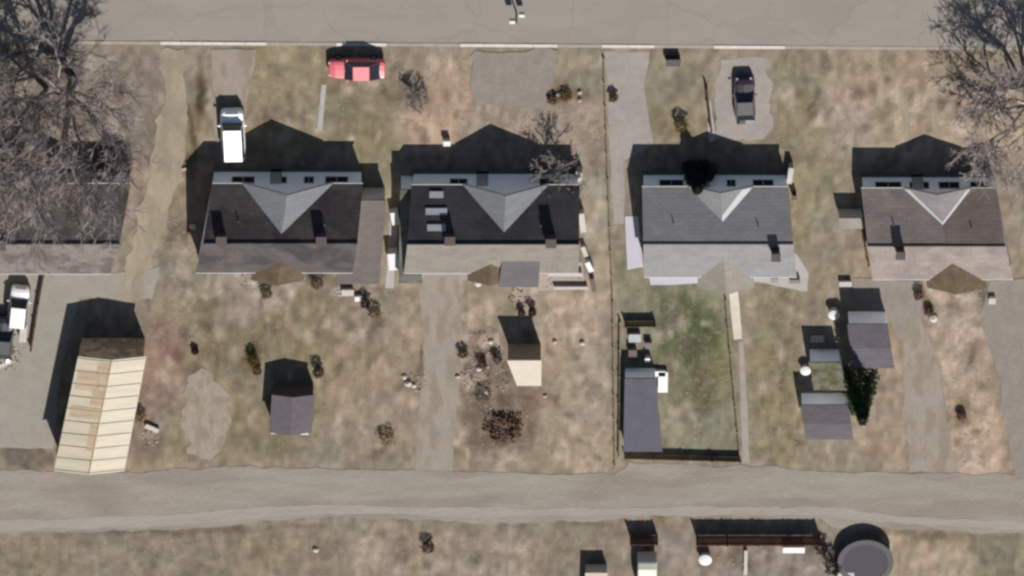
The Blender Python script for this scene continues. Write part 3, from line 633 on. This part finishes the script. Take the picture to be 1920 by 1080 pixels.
# ------------------------------------------------------------------ vehicles
m_tyre = mat('tyre rubber', (.012, .012, .012), .8, .1, 5, 12, .1)
m_rim = mat('wheel rim', (.35, .35, .36), .35, .05, 5, 12, 0, metal=.7)
m_glass = mat('car glass', (.01, .012, .015), .08, .05, 2, 6, 0, spec=.8)
m_lamp = mat('headlight lens', (.7, .7, .68), .15, .02, 2, 6, 0, spec=.8)
m_tail = mat('tail light lens', (.35, .01, .01), .2, .02, 2, 6, 0, spec=.8)
m_plast = mat('black car plastic', (.02, .02, .02), .6, .1, 4, 10, 0)
def paint(name, c, r=.22):
    m = mat(name, c, r, .03, 2, 6, 0, spec=.6); m.node_tree.nodes['Principled BSDF'].inputs['Coat Weight'].default_value = .6; return m
def car(px, py, ang, Ln, Wd, kind, m_p, label, cat, s=1.0, name='parked_car'):
    """px,py plan centre, ang = heading of the nose (radians from +X)"""
    c = G(px, py); T = Thing(name, c, label, cat)
    q = Matrix.Rotation(ang, 3, 'Z'); W = Wd / 2
    def X(x, y, z): return c + q @ Vector((x * s, y * s, z * s))
    # stations: x from rear to front, bottom z, shoulder z, halfwidth factor
    if kind == 'van': body = [(-.5, .35, .95, .86), (-.485, .22, 1.05, .96), (-.3, .2, 1.06, 1), (.2, .2, 1.04, 1), (.36, .2, 1.03, .98), (.46, .22, .99, .92), (.5, .32, .75, .78)]; cab = [(-.485, .02), (-.46, 1), (.21, 1), (.28, .02)]; hz = 1.78
    elif kind == 'suv': body = [(-.5, .35, .9, .84), (-.48, .24, .98, .96), (-.3, .22, .98, 1), (.2, .22, .96, 1), (.4, .22, .92, .97), (.47, .25, .84, .9), (.5, .35, .7, .76)]; cab = [(-.47, .02), (-.4, 1), (.1, 1), (.24, .02)]; hz = 1.62
    else: body = [(-.5, .35, .82, .8), (-.485, .24, .9, .92), (-.3, .2, .92, 1), (.15, .2, .9, 1), (.38, .2, .84, .97), (.47, .23, .74, .88), (.5, .33, .6, .72)]; cab = [(-.42, .02), (-.22, 1), (.06, 1), (.22, .02)]; hz = 1.42
    mb = MB(); rings = []
    for x, zb, zt, f in body:
        w_ = W * f; rings.append([X(x * Ln, y, z) for y, z in ((-w_ * .9, zb), (-w_, zb + .18), (-w_ * .99, (zb + zt) / 2 + .05), (-w_ * .9, zt - .02), (-w_ * .6, zt + .03), (0, zt + .05), (w_ * .6, zt + .03), (w_ * .9, zt - .02), (w_ * .99, (zb + zt) / 2 + .05), (w_, zb + .18), (w_ * .9, zb))])
    n = len(rings[0])
    for a, b in zip(rings[:-1], rings[1:]):
        for k in range(n): mb.poly([a[k], a[(k + 1) % n], b[(k + 1) % n], b[k]])
    mb.poly(rings[0]); mb.poly(rings[-1]); T.part('body', mb, m_p, smooth=False, bevel=.03)
    zs = max(z for _, _, z, _ in body) - .02
    def ring(x, t):
        z = zs + (hz - zs) * t; w_ = W * (.9 - .16 * t); return X(x * Ln, -w_, z), X(x * Ln, w_, z)
    B0, B1, B2, B3 = [ring(x, t) for x, t in cab]
    mb = MB(); mb.poly([B0[0], B1[0], B2[0], B3[0]]); mb.poly([B0[1], B1[1], B2[1], B3[1]]); mb.poly([B0[0], B0[1], B1[1], B1[0]]); mb.poly([B3[0], B3[1], B2[1], B2[0]])
    T.part('windows', mb, m_glass)
    x1, x2 = cab[1][0] * Ln, cab[2][0] * Ln; wr = W * .75
    mb = MB(); mb.slab([X(x1 - .03, -wr, hz + .03), X(x1 - .03, wr, hz + .03), X(x2 + .03, wr, hz + .03), X(x2 + .03, -wr, hz + .03)], .06 * s); T.part('roof', mb, m_p, bevel=.03)
    mb = MB()
    for sy in (0, 1):
        for f_ in (0, .48, 1):
            p0 = Vector(B0[sy]) * (1 - f_) + Vector(B3[sy]) * f_; p1 = Vector(B1[sy]) * (1 - f_) + Vector(B2[sy]) * f_; mb.tube(p0, p1, .035 * s, .03 * s, 4)
    T.part('pillar', mb, m_p)
    for sx in (-.3, .32):
        for sy in (-1, 1):
            a, b = X(sx * Ln, sy * (W - .2), .32), X(sx * Ln, sy * (W + .01), .32); mb = MB(); mb.tube(a, b, .32 * s, .32 * s, 18); wh = T.part('wheel', mb, m_tyre)
            mb = MB(); mb.tube(X(sx * Ln, sy * (W - .05), .32), X(sx * Ln, sy * (W + .02), .32), .18 * s, .17 * s, 12); T.part('rim', mb, m_rim, parent=wh)
    for sy in (-1, 1):
        zl = body[-2][2] - .08
        mb = MB(); mb.tube(X(.455 * Ln, sy * W * .68, zl), X(.492 * Ln, sy * W * .62, zl - .06), .11 * s, .1 * s, 8); T.part('headlight', mb, m_lamp)
        mb = MB(); mb.tube(X(-.485 * Ln, sy * W * .74, .8), X(-.503 * Ln, sy * W * .74, .8), .09 * s, .09 * s, 8); T.part('tail_light', mb, m_tail)
        mb = MB(); mb.box(tuple(X(cab[3][0] * Ln - .25, sy * (W + .08), zs)), .12 * s, .18 * s, .12 * s, ang); T.part('mirror', mb, m_p)
    return T
car(669, 121, math.pi, 4.7, 1.85, 'sedan', paint('dark red car paint', (.52, .10, .11), .35), 'dark red car parked across the verge by the road', 'car', .92)
car(437, 240, math.pi / 2 + .02, 4.3, 1.9, 'van', paint('white van paint', (.85, .85, .84), .4), 'white van parked nose out at the corner of the charcoal house', 'van', .98)
car(1396, 180, math.pi / 2 + .05, 4.5, 1.75, 'sedan', paint('near black car paint', (.02, .012, .016), .25), 'black car parked on the concrete drive with glints on its glass', 'car', .92)
car(36, 566, math.pi / 2 - .12, 4.2, 1.75, 'suv', paint('silver car paint', (.55, .53, .53), .35), 'silver car parked on the gravel beside the brown fence', 'car', .9)
car(4, 626, math.pi / 2 - .1, 4.3, 1.8, 'sedan', paint('black car paint', (.01, .01, .012), .3), 'black car cut by the left picture edge', 'car', 1.0)
# cream camper at the bottom
c = G(1213, 1062); T = Thing('camper', c, 'cream rounded camper trailer parked behind the fence panel', 'camper')
q = MB(); W_, Lh = .78, 1.9
prof = [(-1, .45), (-.98, 1.0), (-.8, 1.5), (-.5, 1.72), (.5, 1.72), (.8, 1.5), (.98, 1.0), (1, .45)]
for k in range(len(prof) - 1):
    (a0, z0), (a1, z1) = prof[k], prof[k + 1]
    q.poly([c + Vector((-W_, a0 * Lh, z0)), c + Vector((W_, a0 * Lh, z0)), c + Vector((W_, a1 * Lh, z1)), c + Vector((-W_, a1 * Lh, z1))])
for s in (-1, 1): q.poly([c + Vector((s * W_, a * Lh, z)) for a, z in prof])
q.poly([c + Vector((x * W_, y * Lh, .45)) for x, y in ((-1, -1), (1, -1), (1, 1), (-1, 1))])
T.part('body', q, mat('cream camper paint', A(236, 230, 212), .4, .05, 2, 6, 0), bevel=.12)
for s in (-1, 1):
    q = MB(); q.tube(c + Vector((s * (W_ - .15), 0, .32)), c + Vector((s * (W_ + .04), 0, .32)), .32, .32, 16); T.part('wheel', q, m_tyre)
    q = MB(); q.slab([c + Vector((s * (W_ + .01), -.6, 1.3)), c + Vector((s * (W_ + .03), -.6, 1.3)), c + Vector((s * (W_ + .03), .6, 1.3)), c + Vector((s * (W_ + .01), .6, 1.3))], .45); T.part('window', q, m_glass)
q = MB(); q.tube(c + Vector((0, Lh, .42)), c + Vector((0, Lh + .8, .42)), .05, .05, 6); T.part('tow_bar', q, m_plast)

# ------------------------------------------------------------------ trees and shrubs
m_bark = mat('grey bark', A(140, 126, 116), .95, .3, 4, 14, .4)
m_twig = mat('pale grey twigs', A(178, 166, 160), .95, .25, 4, 14, 0)
def bare_tree(px, py, h, spread, seed, label, trunk_r=.32, levels=6, lean=(0, 0), rmin=.022, dirs=None, group=None, first=None, tw=1.0, name='bare_tree'):
    rnd = random.Random(seed); c = G(px, py); T = Thing(name, c, label, 'tree', group)
    tr = MB(); cr = MB()
    def grow(p, d, L, r, lv):
        m = tr if lv == 0 else cr; n = 8 if lv < 2 else (5 if lv < 4 else 3); seg = 3 if lv < 3 else 2; q = p
        nodes = []
        for k in range(seg):
            d2 = (d + Vector((rnd.gauss(0, .13), rnd.gauss(0, .13), rnd.gauss(.03, .08)))).normalized(); ra = r * (1 - .3 * k / seg); rb = r * (1 - .3 * (k + 1) / seg)
            e = q + d2 * (L / seg); m.tube(q, e, ra, rb, n, cap=(lv >= levels - 1)); q = e; d = d2; nodes.append((q, d, rb))
        if lv >= levels: return
        nb = rnd.choice((2, 3, 3)) if lv else (first or 4)
        for k in range(nb):
            if lv == 0: az = 2 * math.pi * (k + rnd.uniform(-.2, .2)) / nb; tilt = rnd.uniform(.5, .95) * spread
            else: az = rnd.uniform(0, 6.28); tilt = rnd.uniform(.3, .75) * spread
            ax = Vector((math.cos(az), math.sin(az), 0)); perp = d.cross(ax); 
            if perp.length < .05: perp = d.cross(Vector((0, 0, 1)))
            nd = (Matrix.Rotation(tilt, 3, perp.normalized()) @ d); nd.z = max(nd.z, -.05) + .06
            st = nodes[-1] if k < 2 or lv == 0 else nodes[rnd.randrange(len(nodes))]
            grow(st[0], nd.normalized(), (h * rnd.uniform(.24, .32) if lv == 0 else L * rnd.uniform(.66, .84)), max(rmin, st[2] * (.74 if k else .86)), lv + 1)
        if lv >= 2:
            for _ in range(4):
                st = rnd.choice(nodes); ax = Vector((rnd.gauss(0, 1), rnd.gauss(0, 1), rnd.gauss(.3, .6))).normalized(); grow(st[0], (d * .5 + ax * .7).normalized(), L * .45, max(rmin, st[2] * .35), max(lv + 2, levels - 1))
    grow(c - Vector((0, 0, .1)), Vector((lean[0], lean[1], 1)).normalized(), h * .12, trunk_r, 0)
    if tw != 1: pass
    T.part('trunk', tr, m_bark); T.part('crown', cr, m_twig)
    return T
bare_tree(138, 150, 14.0, 1.15, 11, 'big bare tree in the front yard with the darkest forked shadow', .42, 6, (.02, -.05), first=6)
bare_tree(88, 165, 11.5, 1.0, 5, 'slimmer bare tree just beside the big one', .24, 6, (-.15, 0), first=4)
bare_tree(-50, 190, 13, 1.0, 8, 'bare tree standing at the left picture edge', .3, 6, (.05, 0), first=4)
bare_tree(1940, 178, 9.0, 1.25, 23, 'bare tree whose trunk shadow crosses the top right corner', .34, 6, (-.6, .15), first=6)
bare_tree(775, 178, 1.9, 1.3, 31, 'small bare ornamental tree on the front lawn', .04, 5, first=7, rmin=.012)
bare_tree(1046, 308, 3.6, 1.1, 33, 'small bare tree close to the front of the black roofed house', .09, 5, first=6, rmin=.02)

def leaf_cloud(mb, c, r, h, n, rnd, sz=.12, cone=False):
    for _ in range(n):
        t = rnd.random(); a = rnd.uniform(0, 6.28)
        if cone: zz = h * t; rr = r * (1 - t) ** .85 * rnd.uniform(.55, 1.05) + .05; lob = 1 + .2 * math.sin(a * 3 + t * 9)
        else:
            u = rnd.uniform(-1, 1); rad = rnd.uniform(.6, 1.05); zz = h * .5 + u * h * .5 * rad; rr = r * math.sqrt(max(0, 1 - u * u)) * rad; lob = 1 + .22 * math.sin(a * 3 + u * 4 + c.x)
        p = Vector((c.x + rr * lob * math.cos(a), c.y + rr * lob * math.sin(a), c.z + zz + .05))
        d = Vector((math.cos(a) + rnd.gauss(0, .5), math.sin(a) + rnd.gauss(0, .5), rnd.gauss(-.2 if cone else .3, .4))).normalized(); e = d.cross(Vector((rnd.gauss(0, 1), rnd.gauss(0, 1), 1))).normalized(); s = sz * rnd.uniform(.6, 1.4)
        mb.poly([p - e * s * .4, p + d * s * .6 - e * s * .3, p + d * s * 1.3, p + d * s * .6 + e * s * .3])
def shrub(px, py, r, h, label, colr, seed=1, cone=False, name='shrub', n=None, group=None, cat='shrub'):
    rnd = random.Random(seed); c = G(px, py); T = Thing(name, c, label, cat, group)
    mb = MB(); mb.tube(c, c + Vector((0, 0, h * .7)), .05 + r * .06, .02, 6)
    if not cone:
        for k in range(5): a = k * 1.26; mb.tube(c + Vector((0, 0, h * .1)), c + Vector((math.cos(a) * r * .7, math.sin(a) * r * .7, h * .75)), .03, .012, 5)
    T.part('stem', mb, m_bark)
    mb = MB(); leaf_cloud(mb, c, r, h, n or int(1500 * max(.3, r * h)), rnd, .1 if r < .9 else .2, cone); T.part('foliage', mb, mat('foliage %d %d %d' % colr, A(*colr, 1.25), .8, .4, 3, 8, 0, spec=.15))
    return T
EV = (62, 76, 44); DK = (58, 54, 38); OL = (112, 100, 56); BN = (84, 66, 44)
shrub(1612, 706, 1.15, 6.2, 'tall dark green evergreen between the sheds', (54, 70, 40), 2, True, 'evergreen_tree', 5200, cat='tree')
shrub(1598, 740, .7, 2.6, 'lower green conifer at the foot of the tall evergreen', (88, 104, 66), 3, True, 'evergreen_tree', 1500, cat='tree')
shrub(1306, 318, .9, 3.0, 'dark blue green conifer in front of the mid grey house', (40, 52, 46), 4, True, 'evergreen_tree', 2600, cat='tree')
shrub(1330, 312, .55, 1.9, 'second smaller conifer beside the front step', (44, 54, 44), 41, True, 'evergreen_tree', 1200, cat='tree')
shrub(1277, 228, .5, .9, 'lone olive bush on the front lawn near the brown fence', (88, 78, 34), 5)
shrub(597, 690, .42, .9, 'near black round bush next to the lone shed', (36, 26, 18), 6)
shrub(725, 816, .7, .55, 'olive yellow bush low on the dry lawn', OL, 7)
shrub(802, 1020, .5, .8, 'round dark brown bush below the alley', (56, 38, 20), 8)
shrub(685, 562, .4, .7, 'black little bush behind the grey brown garage', (44, 32, 24), 9)
shrub(702, 580, .5, .6, 'olive bush beside the black little bush', (96, 84, 46), 10)
shrub(594, 524, .5, .8, 'brown bush close to the back wall of the charcoal house', (98, 76, 52), 12)
shrub(474, 668, .4, .9, 'brown stalky bush upper of the dark pair', (96, 74, 38), 13)
shrub(482, 688, .35, .7, 'brown stalky bush lower of the dark pair', (92, 70, 36), 14)
shrub(500, 546, .4, .5, 'brown bush among the pale rubble', (104, 84, 58), 15)
shrub(366, 655, .22, .4, 'tiny dark tuft by the reddish leaf drift', (66, 48, 32), 16)
shrub(262, 775, .45, .6, 'olive bush against the long cream garage', (104, 92, 44), 17)
shrub(228, 292, .8, 1.3, 'dark brown bush at the corner of the weathered house', (64, 50, 42), 18)
shrub(200, 286, .55, .9, 'smaller brown bush in front of the weathered house', (72, 56, 46), 42)
shrub(14, 430, .6, 1.2, 'black bush on the left edge against the weathered roof', (36, 26, 22), 19)
shrub(998, 578, .25, .8, 'thin dark bush right of the pair above the cream roofed shed', (60, 46, 34), 20)
shrub(978, 582, .22, .6, 'thin dark bush left of the pair above the cream roofed shed', (84, 70, 58), 21)
shrub(868, 658, .35, .6, 'olive brown bush on the edge of the centre drive', (92, 80, 50), 22)
shrub(904, 678, .35, .6, 'brown bush amid the yard litter', (100, 78, 50), 23)
shrub(932, 668, .35, .6, 'grey brown bush amid the yard litter', (104, 94, 84), 24)
shrub(1150, 178, .3, .6, 'olive bush against the long thin fence', (96, 84, 52), 25)
shrub(1060, 176, .45, .4, 'low rusty bush on the verge between two pale stones', (112, 88, 54), 26)
shrub(1036, 184, .35, .4, 'low brown bush left of the rusty one', (118, 98, 72), 27)
shrub(1036, 490, .5, .8, 'left brown bush behind the black roofed house', (84, 66, 40), 28)
shrub(1062, 486, .55, .9, 'right brown bush behind the black roofed house', (78, 64, 42), 29)
shrub(1722, 548, .35, .6, 'dark brown bush at the edge of the grey drive', (88, 66, 54), 30)
shrub(1742, 580, .3, .5, 'mauve brown bush below the dark brown one', (106, 86, 76), 31)
shrub(1612, 765, .35, .7, 'low green bush under the tall evergreen', (96, 106, 72), 32)
shrub(1802, 775, .35, .5, 'rust brown bush on the bare soil bank', (124, 92, 72), 34)
shrub(945, 800, 1.3, .35, 'spreading heap of dead brown stems in the dusty yard', (116, 92, 76), 35, n=900)
shrub(905, 735, .8, .3, 'flat brown weeds left of the cream roofed shed', (120, 98, 84), 36, n=500)
shrub(1562, 1052, .7, 1.2, 'black bush squeezed against the trampoline', (40, 34, 40), 38)
shrub(1540, 1020, .5, .9, 'dark bush at the end of the tall board fence', (48, 40, 40), 39)
shrub(120, 850, .5, .3, 'flat weeds near the lower corner of the cream garage', (104, 94, 78), 37)

# ------------------------------------------------------------------ small things
def rock(px, py, r, label, m, name='stone', cat='stone', group=None, seed=None):
    rnd = random.Random(seed if seed is not None else int(px * 7 + py)); c = G(px, py); bm = bmesh.new(); bmesh.ops.create_icosphere(bm, subdivisions=2, radius=r)
    for v in bm.verts: v.co *= 1 + rnd.uniform(-.14, .14); v.co.z = max(v.co.z * .7, -r * .3) + r * .3
    me = bpy.data.meshes.new(name); bm.to_mesh(me); bm.free(); me.materials.append(m); o = bpy.data.objects.new(name, me); o.location = c; COL.objects.link(o); return tag(o, label, cat, group)
m_stone = mat('white stone', A(216, 206, 194), .85, .12, 3, 10, .2)
m_pstone = mat('pinkish stone', A(196, 176, 164), .85, .14, 3, 10, .2)
for x, y, r, lab in [(896, 530, .3, 'white stone on the grass beside the centre drive'), (1040, 640, .2, 'pale stone left of the two on the dusty lawn'), (1092, 642, .22, 'pale stone right of the two on the dusty lawn'),
                     (1046, 176, .2, 'pale stone by the low rusty bush, left one'), (1087, 172, .2, 'pale stone by the low rusty bush, upper right one'), (1087, 187, .2, 'pale stone by the low rusty bush, lower right one'),
                     (914, 733, .25, 'pale stone among the flat brown weeds'), (1022, 742, .18, 'yellowish stone below the cream roofed shed'), (362, 424, .28, 'white stone at the corner of the charcoal house'),
                     (345, 315, .2, 'white stone beside the sandy track'), (592, 1030, .24, 'white stone on the lawn below the alley'), (765, 718, .3, 'pale stone of the pile on the dry lawn'),
                     (776, 722, .22, 'smaller pale stone of the pile on the dry lawn'), (758, 706, .22, 'greyish stone at the top of the pile on the dry lawn'), (920, 640, .22, 'whitish stone above the yard litter'),
                     (898, 690, .22, 'whitish stone in the yard litter'), (858, 705, .2, 'pinkish stone near the drive edge'), (1750, 595, .35, 'cream stone on the soil bank')]:
    rock(x, y, r, lab, m_stone if r >= .22 else m_pstone)
m_white = mat('white plastic', A(236, 234, 230), .5, .04, 3, 8, 0)
m_pale = mat('pale board', A(206, 196, 186), .8, .1, 3, 8, .1)
m_dark = mat('dark plastic', A(50, 46, 46), .6, .1, 3, 8, 0)
def tub(px, py, r, h, label, m, name='bin', cat='bin'):
    c = G(px, py); T = Thing(name, c, label, cat); mb = MB(); mb.lathe(c, [(r * .8, .01), (r * .95, h * .9), (r, h)], 16); T.part('body', mb, m)
    mb = MB(); mb.lathe(c + Vector((0, 0, h + .003)), [(r * 1.06, 0), (r * 1.06, .05), (r * .5, .09), (.02, .1)], 16); T.part('lid', mb, m); return T
def crate(px, py, sx, sy, h, label, m, name='box', cat='box', rz=0.):
    c = G(px, py); T = Thing(name, c, label, cat); mb = MB(); mb.box(c + Vector((0, 0, .02)), sx, sy, h, rz); T.part('body', mb, m, bevel=.02)
    mb = MB(); mb.box(c + Vector((0, 0, h + .023)), sx + .06, sy + .06, .05, rz); T.part('lid', mb, m, bevel=.01); return T
crate(741, 400, .55, 1.1, .7, 'white storage box upper of two between the houses', m_white, rz=.15)
crate(738, 478, .75, 1.5, .9, 'larger white storage box lower of two between the houses', m_white, rz=.1)
crate(683, 362, .5, .6, 1.0, 'white box on the shaded side of the charcoal house', m_white)
crate(838, 262, .5, .4, .5, 'white box in front of the black roofed house', m_white)
crate(1086, 322, .45, 1.1, .8, 'tall pale box at the front corner of the black roofed house', m_pale)
crate(1092, 408, .4, 1.7, .7, 'long pale box beside the black roofed house', m_pale, rz=.12)
crate(1105, 492, .35, .9, .6, 'narrow white box by the pinkish paving', m_white, rz=.4)
crate(1096, 466, .3, .9, .4, 'short pale box above the pinkish paving', m_pale, rz=.3)
crate(1481, 318, .35, 1.4, .8, 'pale box by the east wall of the mid grey house', m_pale, rz=-.1)
crate(1489, 362, .35, .35, .6, 'small dark box by the east wall of the mid grey house', m_dark)
crate(652, 545, .9, .5, .25, 'pale slab left of the rubble behind the grey brown garage', m_pale, 'slab', 'slab')
crate(672, 556, .5, .4, .3, 'white slab right of the rubble behind the grey brown garage', m_white, 'slab', 'slab')
crate(515, 803, .5, .5, .3, 'white box left of two at the foot of the lone shed', m_white)
crate(571, 803, .55, .6, .35, 'white box right of two at the foot of the lone shed', m_white)
crate(285, 800, 1.1, .35, .2, 'pale plank bundle by the cream garage', m_pale, 'plank_bundle', 'planks', -.5)
tub(1563, 582, .42, .6, 'white round tub left of the hip roofed shed', m_white)
tub(1510, 688, .4, .5, 'white round tub above the pale walled shed', m_white)
crate(1532, 632, 1.0, .4, .35, 'pale box above the mossy shed', m_pale)
crate(1585, 528, .9, .4, .3, 'grey green box behind the hip roofed shed', m_pale)
tub(1322, 1042, .5, .55, 'white round water tank behind the tall board fence', m_white, 'tank', 'tank')
crate(1488, 1024, 1.7, .5, .5, 'long white box below the tall board fence', m_white)
crate(1398, 1052, .22, 2.4, .2, 'pale upright plank lying below the tall board fence', m_pale, 'plank', 'plank')
crate(1262, 110, 1.1, .55, .55, 'low dark box by the kerb with pale rim', m_dark)
sh = crate(1264, 118, 1.0, .18, .12, 'pale kerb stone in front of the low dark box', m_pale, 'kerb_stone', 'stone')
crate(1243, 712, .7, 1.9, .3, 'white slab stack on the grass beside the slate roofed shed', m_white, 'slab', 'slab')
crate(1234, 696, 1.1, .45, .3, 'white slab across the head of the slate roofed shed', m_white, 'slab', 'slab')
crate(1214, 668, .35, .35, .5, 'white box inside the cluttered pen', m_white)
crate(1190, 628, .9, .7, .4, 'grey box at the top of the cluttered pen', mat('pale grey plastic', A(176, 178, 182), .6, .1, 3, 8, 0))
crate(1186, 655, .6, .6, .5, 'brown crate in the middle of the cluttered pen', mat('brown crate', A(112, 94, 84), .8, .1, 3, 8, 0))
crate(1216, 642, .5, .5, .4, 'mauve grey crate beside the brown one in the pen', mat('mauve crate', A(128, 116, 118), .8, .1, 3, 8, 0))
crate(1420, 484, .9, .6, .5, 'white patio chest on the pale yard', m_white)
crate(1452, 520, .5, .35, .4, 'grey box left of two at the edge of the pale patio', m_conc2)
crate(1490, 522, .8, .3, .4, 'grey box right of two at the edge of the pale patio', m_dgrav)
crate(1683, 478, .0001 + .5, .4, 2.2, 'slim white cabinet behind the mauve roofed house', m_white)
crate(1860, 470 + 90, .5, .5, .3, 'pale box on the grey drive at the right', m_pale)
crate(44, 618, .5, 1.6, .5, 'pinkish white box behind the silver car', m_pale, rz=-.1)
crate(8, 680, 1.4, .3, .2, 'pale plank bundle on the gravel at the left edge', m_pale, 'plank_bundle', 'planks', .5)
crate(1060, 510, 2.6, .25, .3, 'upper pale garden bench on the pinkish paving', m_pale, 'bench', 'bench')
crate(1070, 536, 2.6, .2, .25, 'lower pale garden bench on the pinkish paving', m_pale, 'bench', 'bench')
crate(1112, 530, .3, 1.2, .3, 'narrow brown box at the end of the pinkish paving', mat('brown crate', (0, 0, 0)), rz=.15)
# trampoline
c = G(1622, 1042); T = Thing('trampoline', c, 'round dark purple trampoline below the alley', 'trampoline')
mb = MB(); mb.prism([c + Vector((1.85 * math.cos(k * math.pi / 18), 1.85 * math.sin(k * math.pi / 18), 0)) for k in range(36)], .86, .89); T.part('mat', mb, mat('dark purple trampoline mat', A(46, 38, 54), .7, .1, 1, 8, 0))
mb = MB()
for k in range(36):
    a, b = k * math.pi / 18, (k + 1) * math.pi / 18
    mb.slab([c + Vector((r_ * math.cos(t), r_ * math.sin(t), .92)) for r_, t in ((1.8, a), (2.25, a), (2.25, b), (1.8, b))], .06)
T.part('edge_pad', mb, mat('black trampoline pad', A(32, 28, 36), .6, .1, 1, 8, 0))
for k in range(6):
    a = k * math.pi / 3 + .3; q = MB(); q.tube(c + Vector((2.0 * math.cos(a), 2.0 * math.sin(a), 0)), c + Vector((2.1 * math.cos(a), 2.1 * math.sin(a), .88)), .04, .04, 8); T.part('leg', q, m_rim)
# street sign on the road side
c = G(968, 22); T = Thing('sign_post', c, 'short post with two white panels standing in the wide road', 'sign')
mb = MB(); mb.tube(c, c + Vector((0, 0, 1.6)), .07, .06, 8); T.part('post', mb, mat('dark steel', A(70, 68, 70), .6, .1, 3, 8, 0))
for dx, dy, z in ((.42, .15, .45), (-.3, -.2, .8)):
    mb = MB(); mb.box(c + Vector((dx, dy, z)), .42, .25, .4); T.part('panel', mb, m_white)

GRP = {'car': 'cars parked round the houses', 'shed': 'garden sheds behind the houses', 'shrub': 'bushes scattered over the yards', 'stone': 'loose stones in the yards',
       'box': 'boxes and chests standing in the yards', 'fence': 'low fences between the plots', 'tree': 'trees round the houses', 'slab': 'pale slabs in the yards', 'planks': 'bundles of pale planks'}
for o in bpy.data.objects:
    if o.parent is None and 'category' in o and 'group' not in o and o['category'] in GRP: o['group'] = GRP[o['category']]
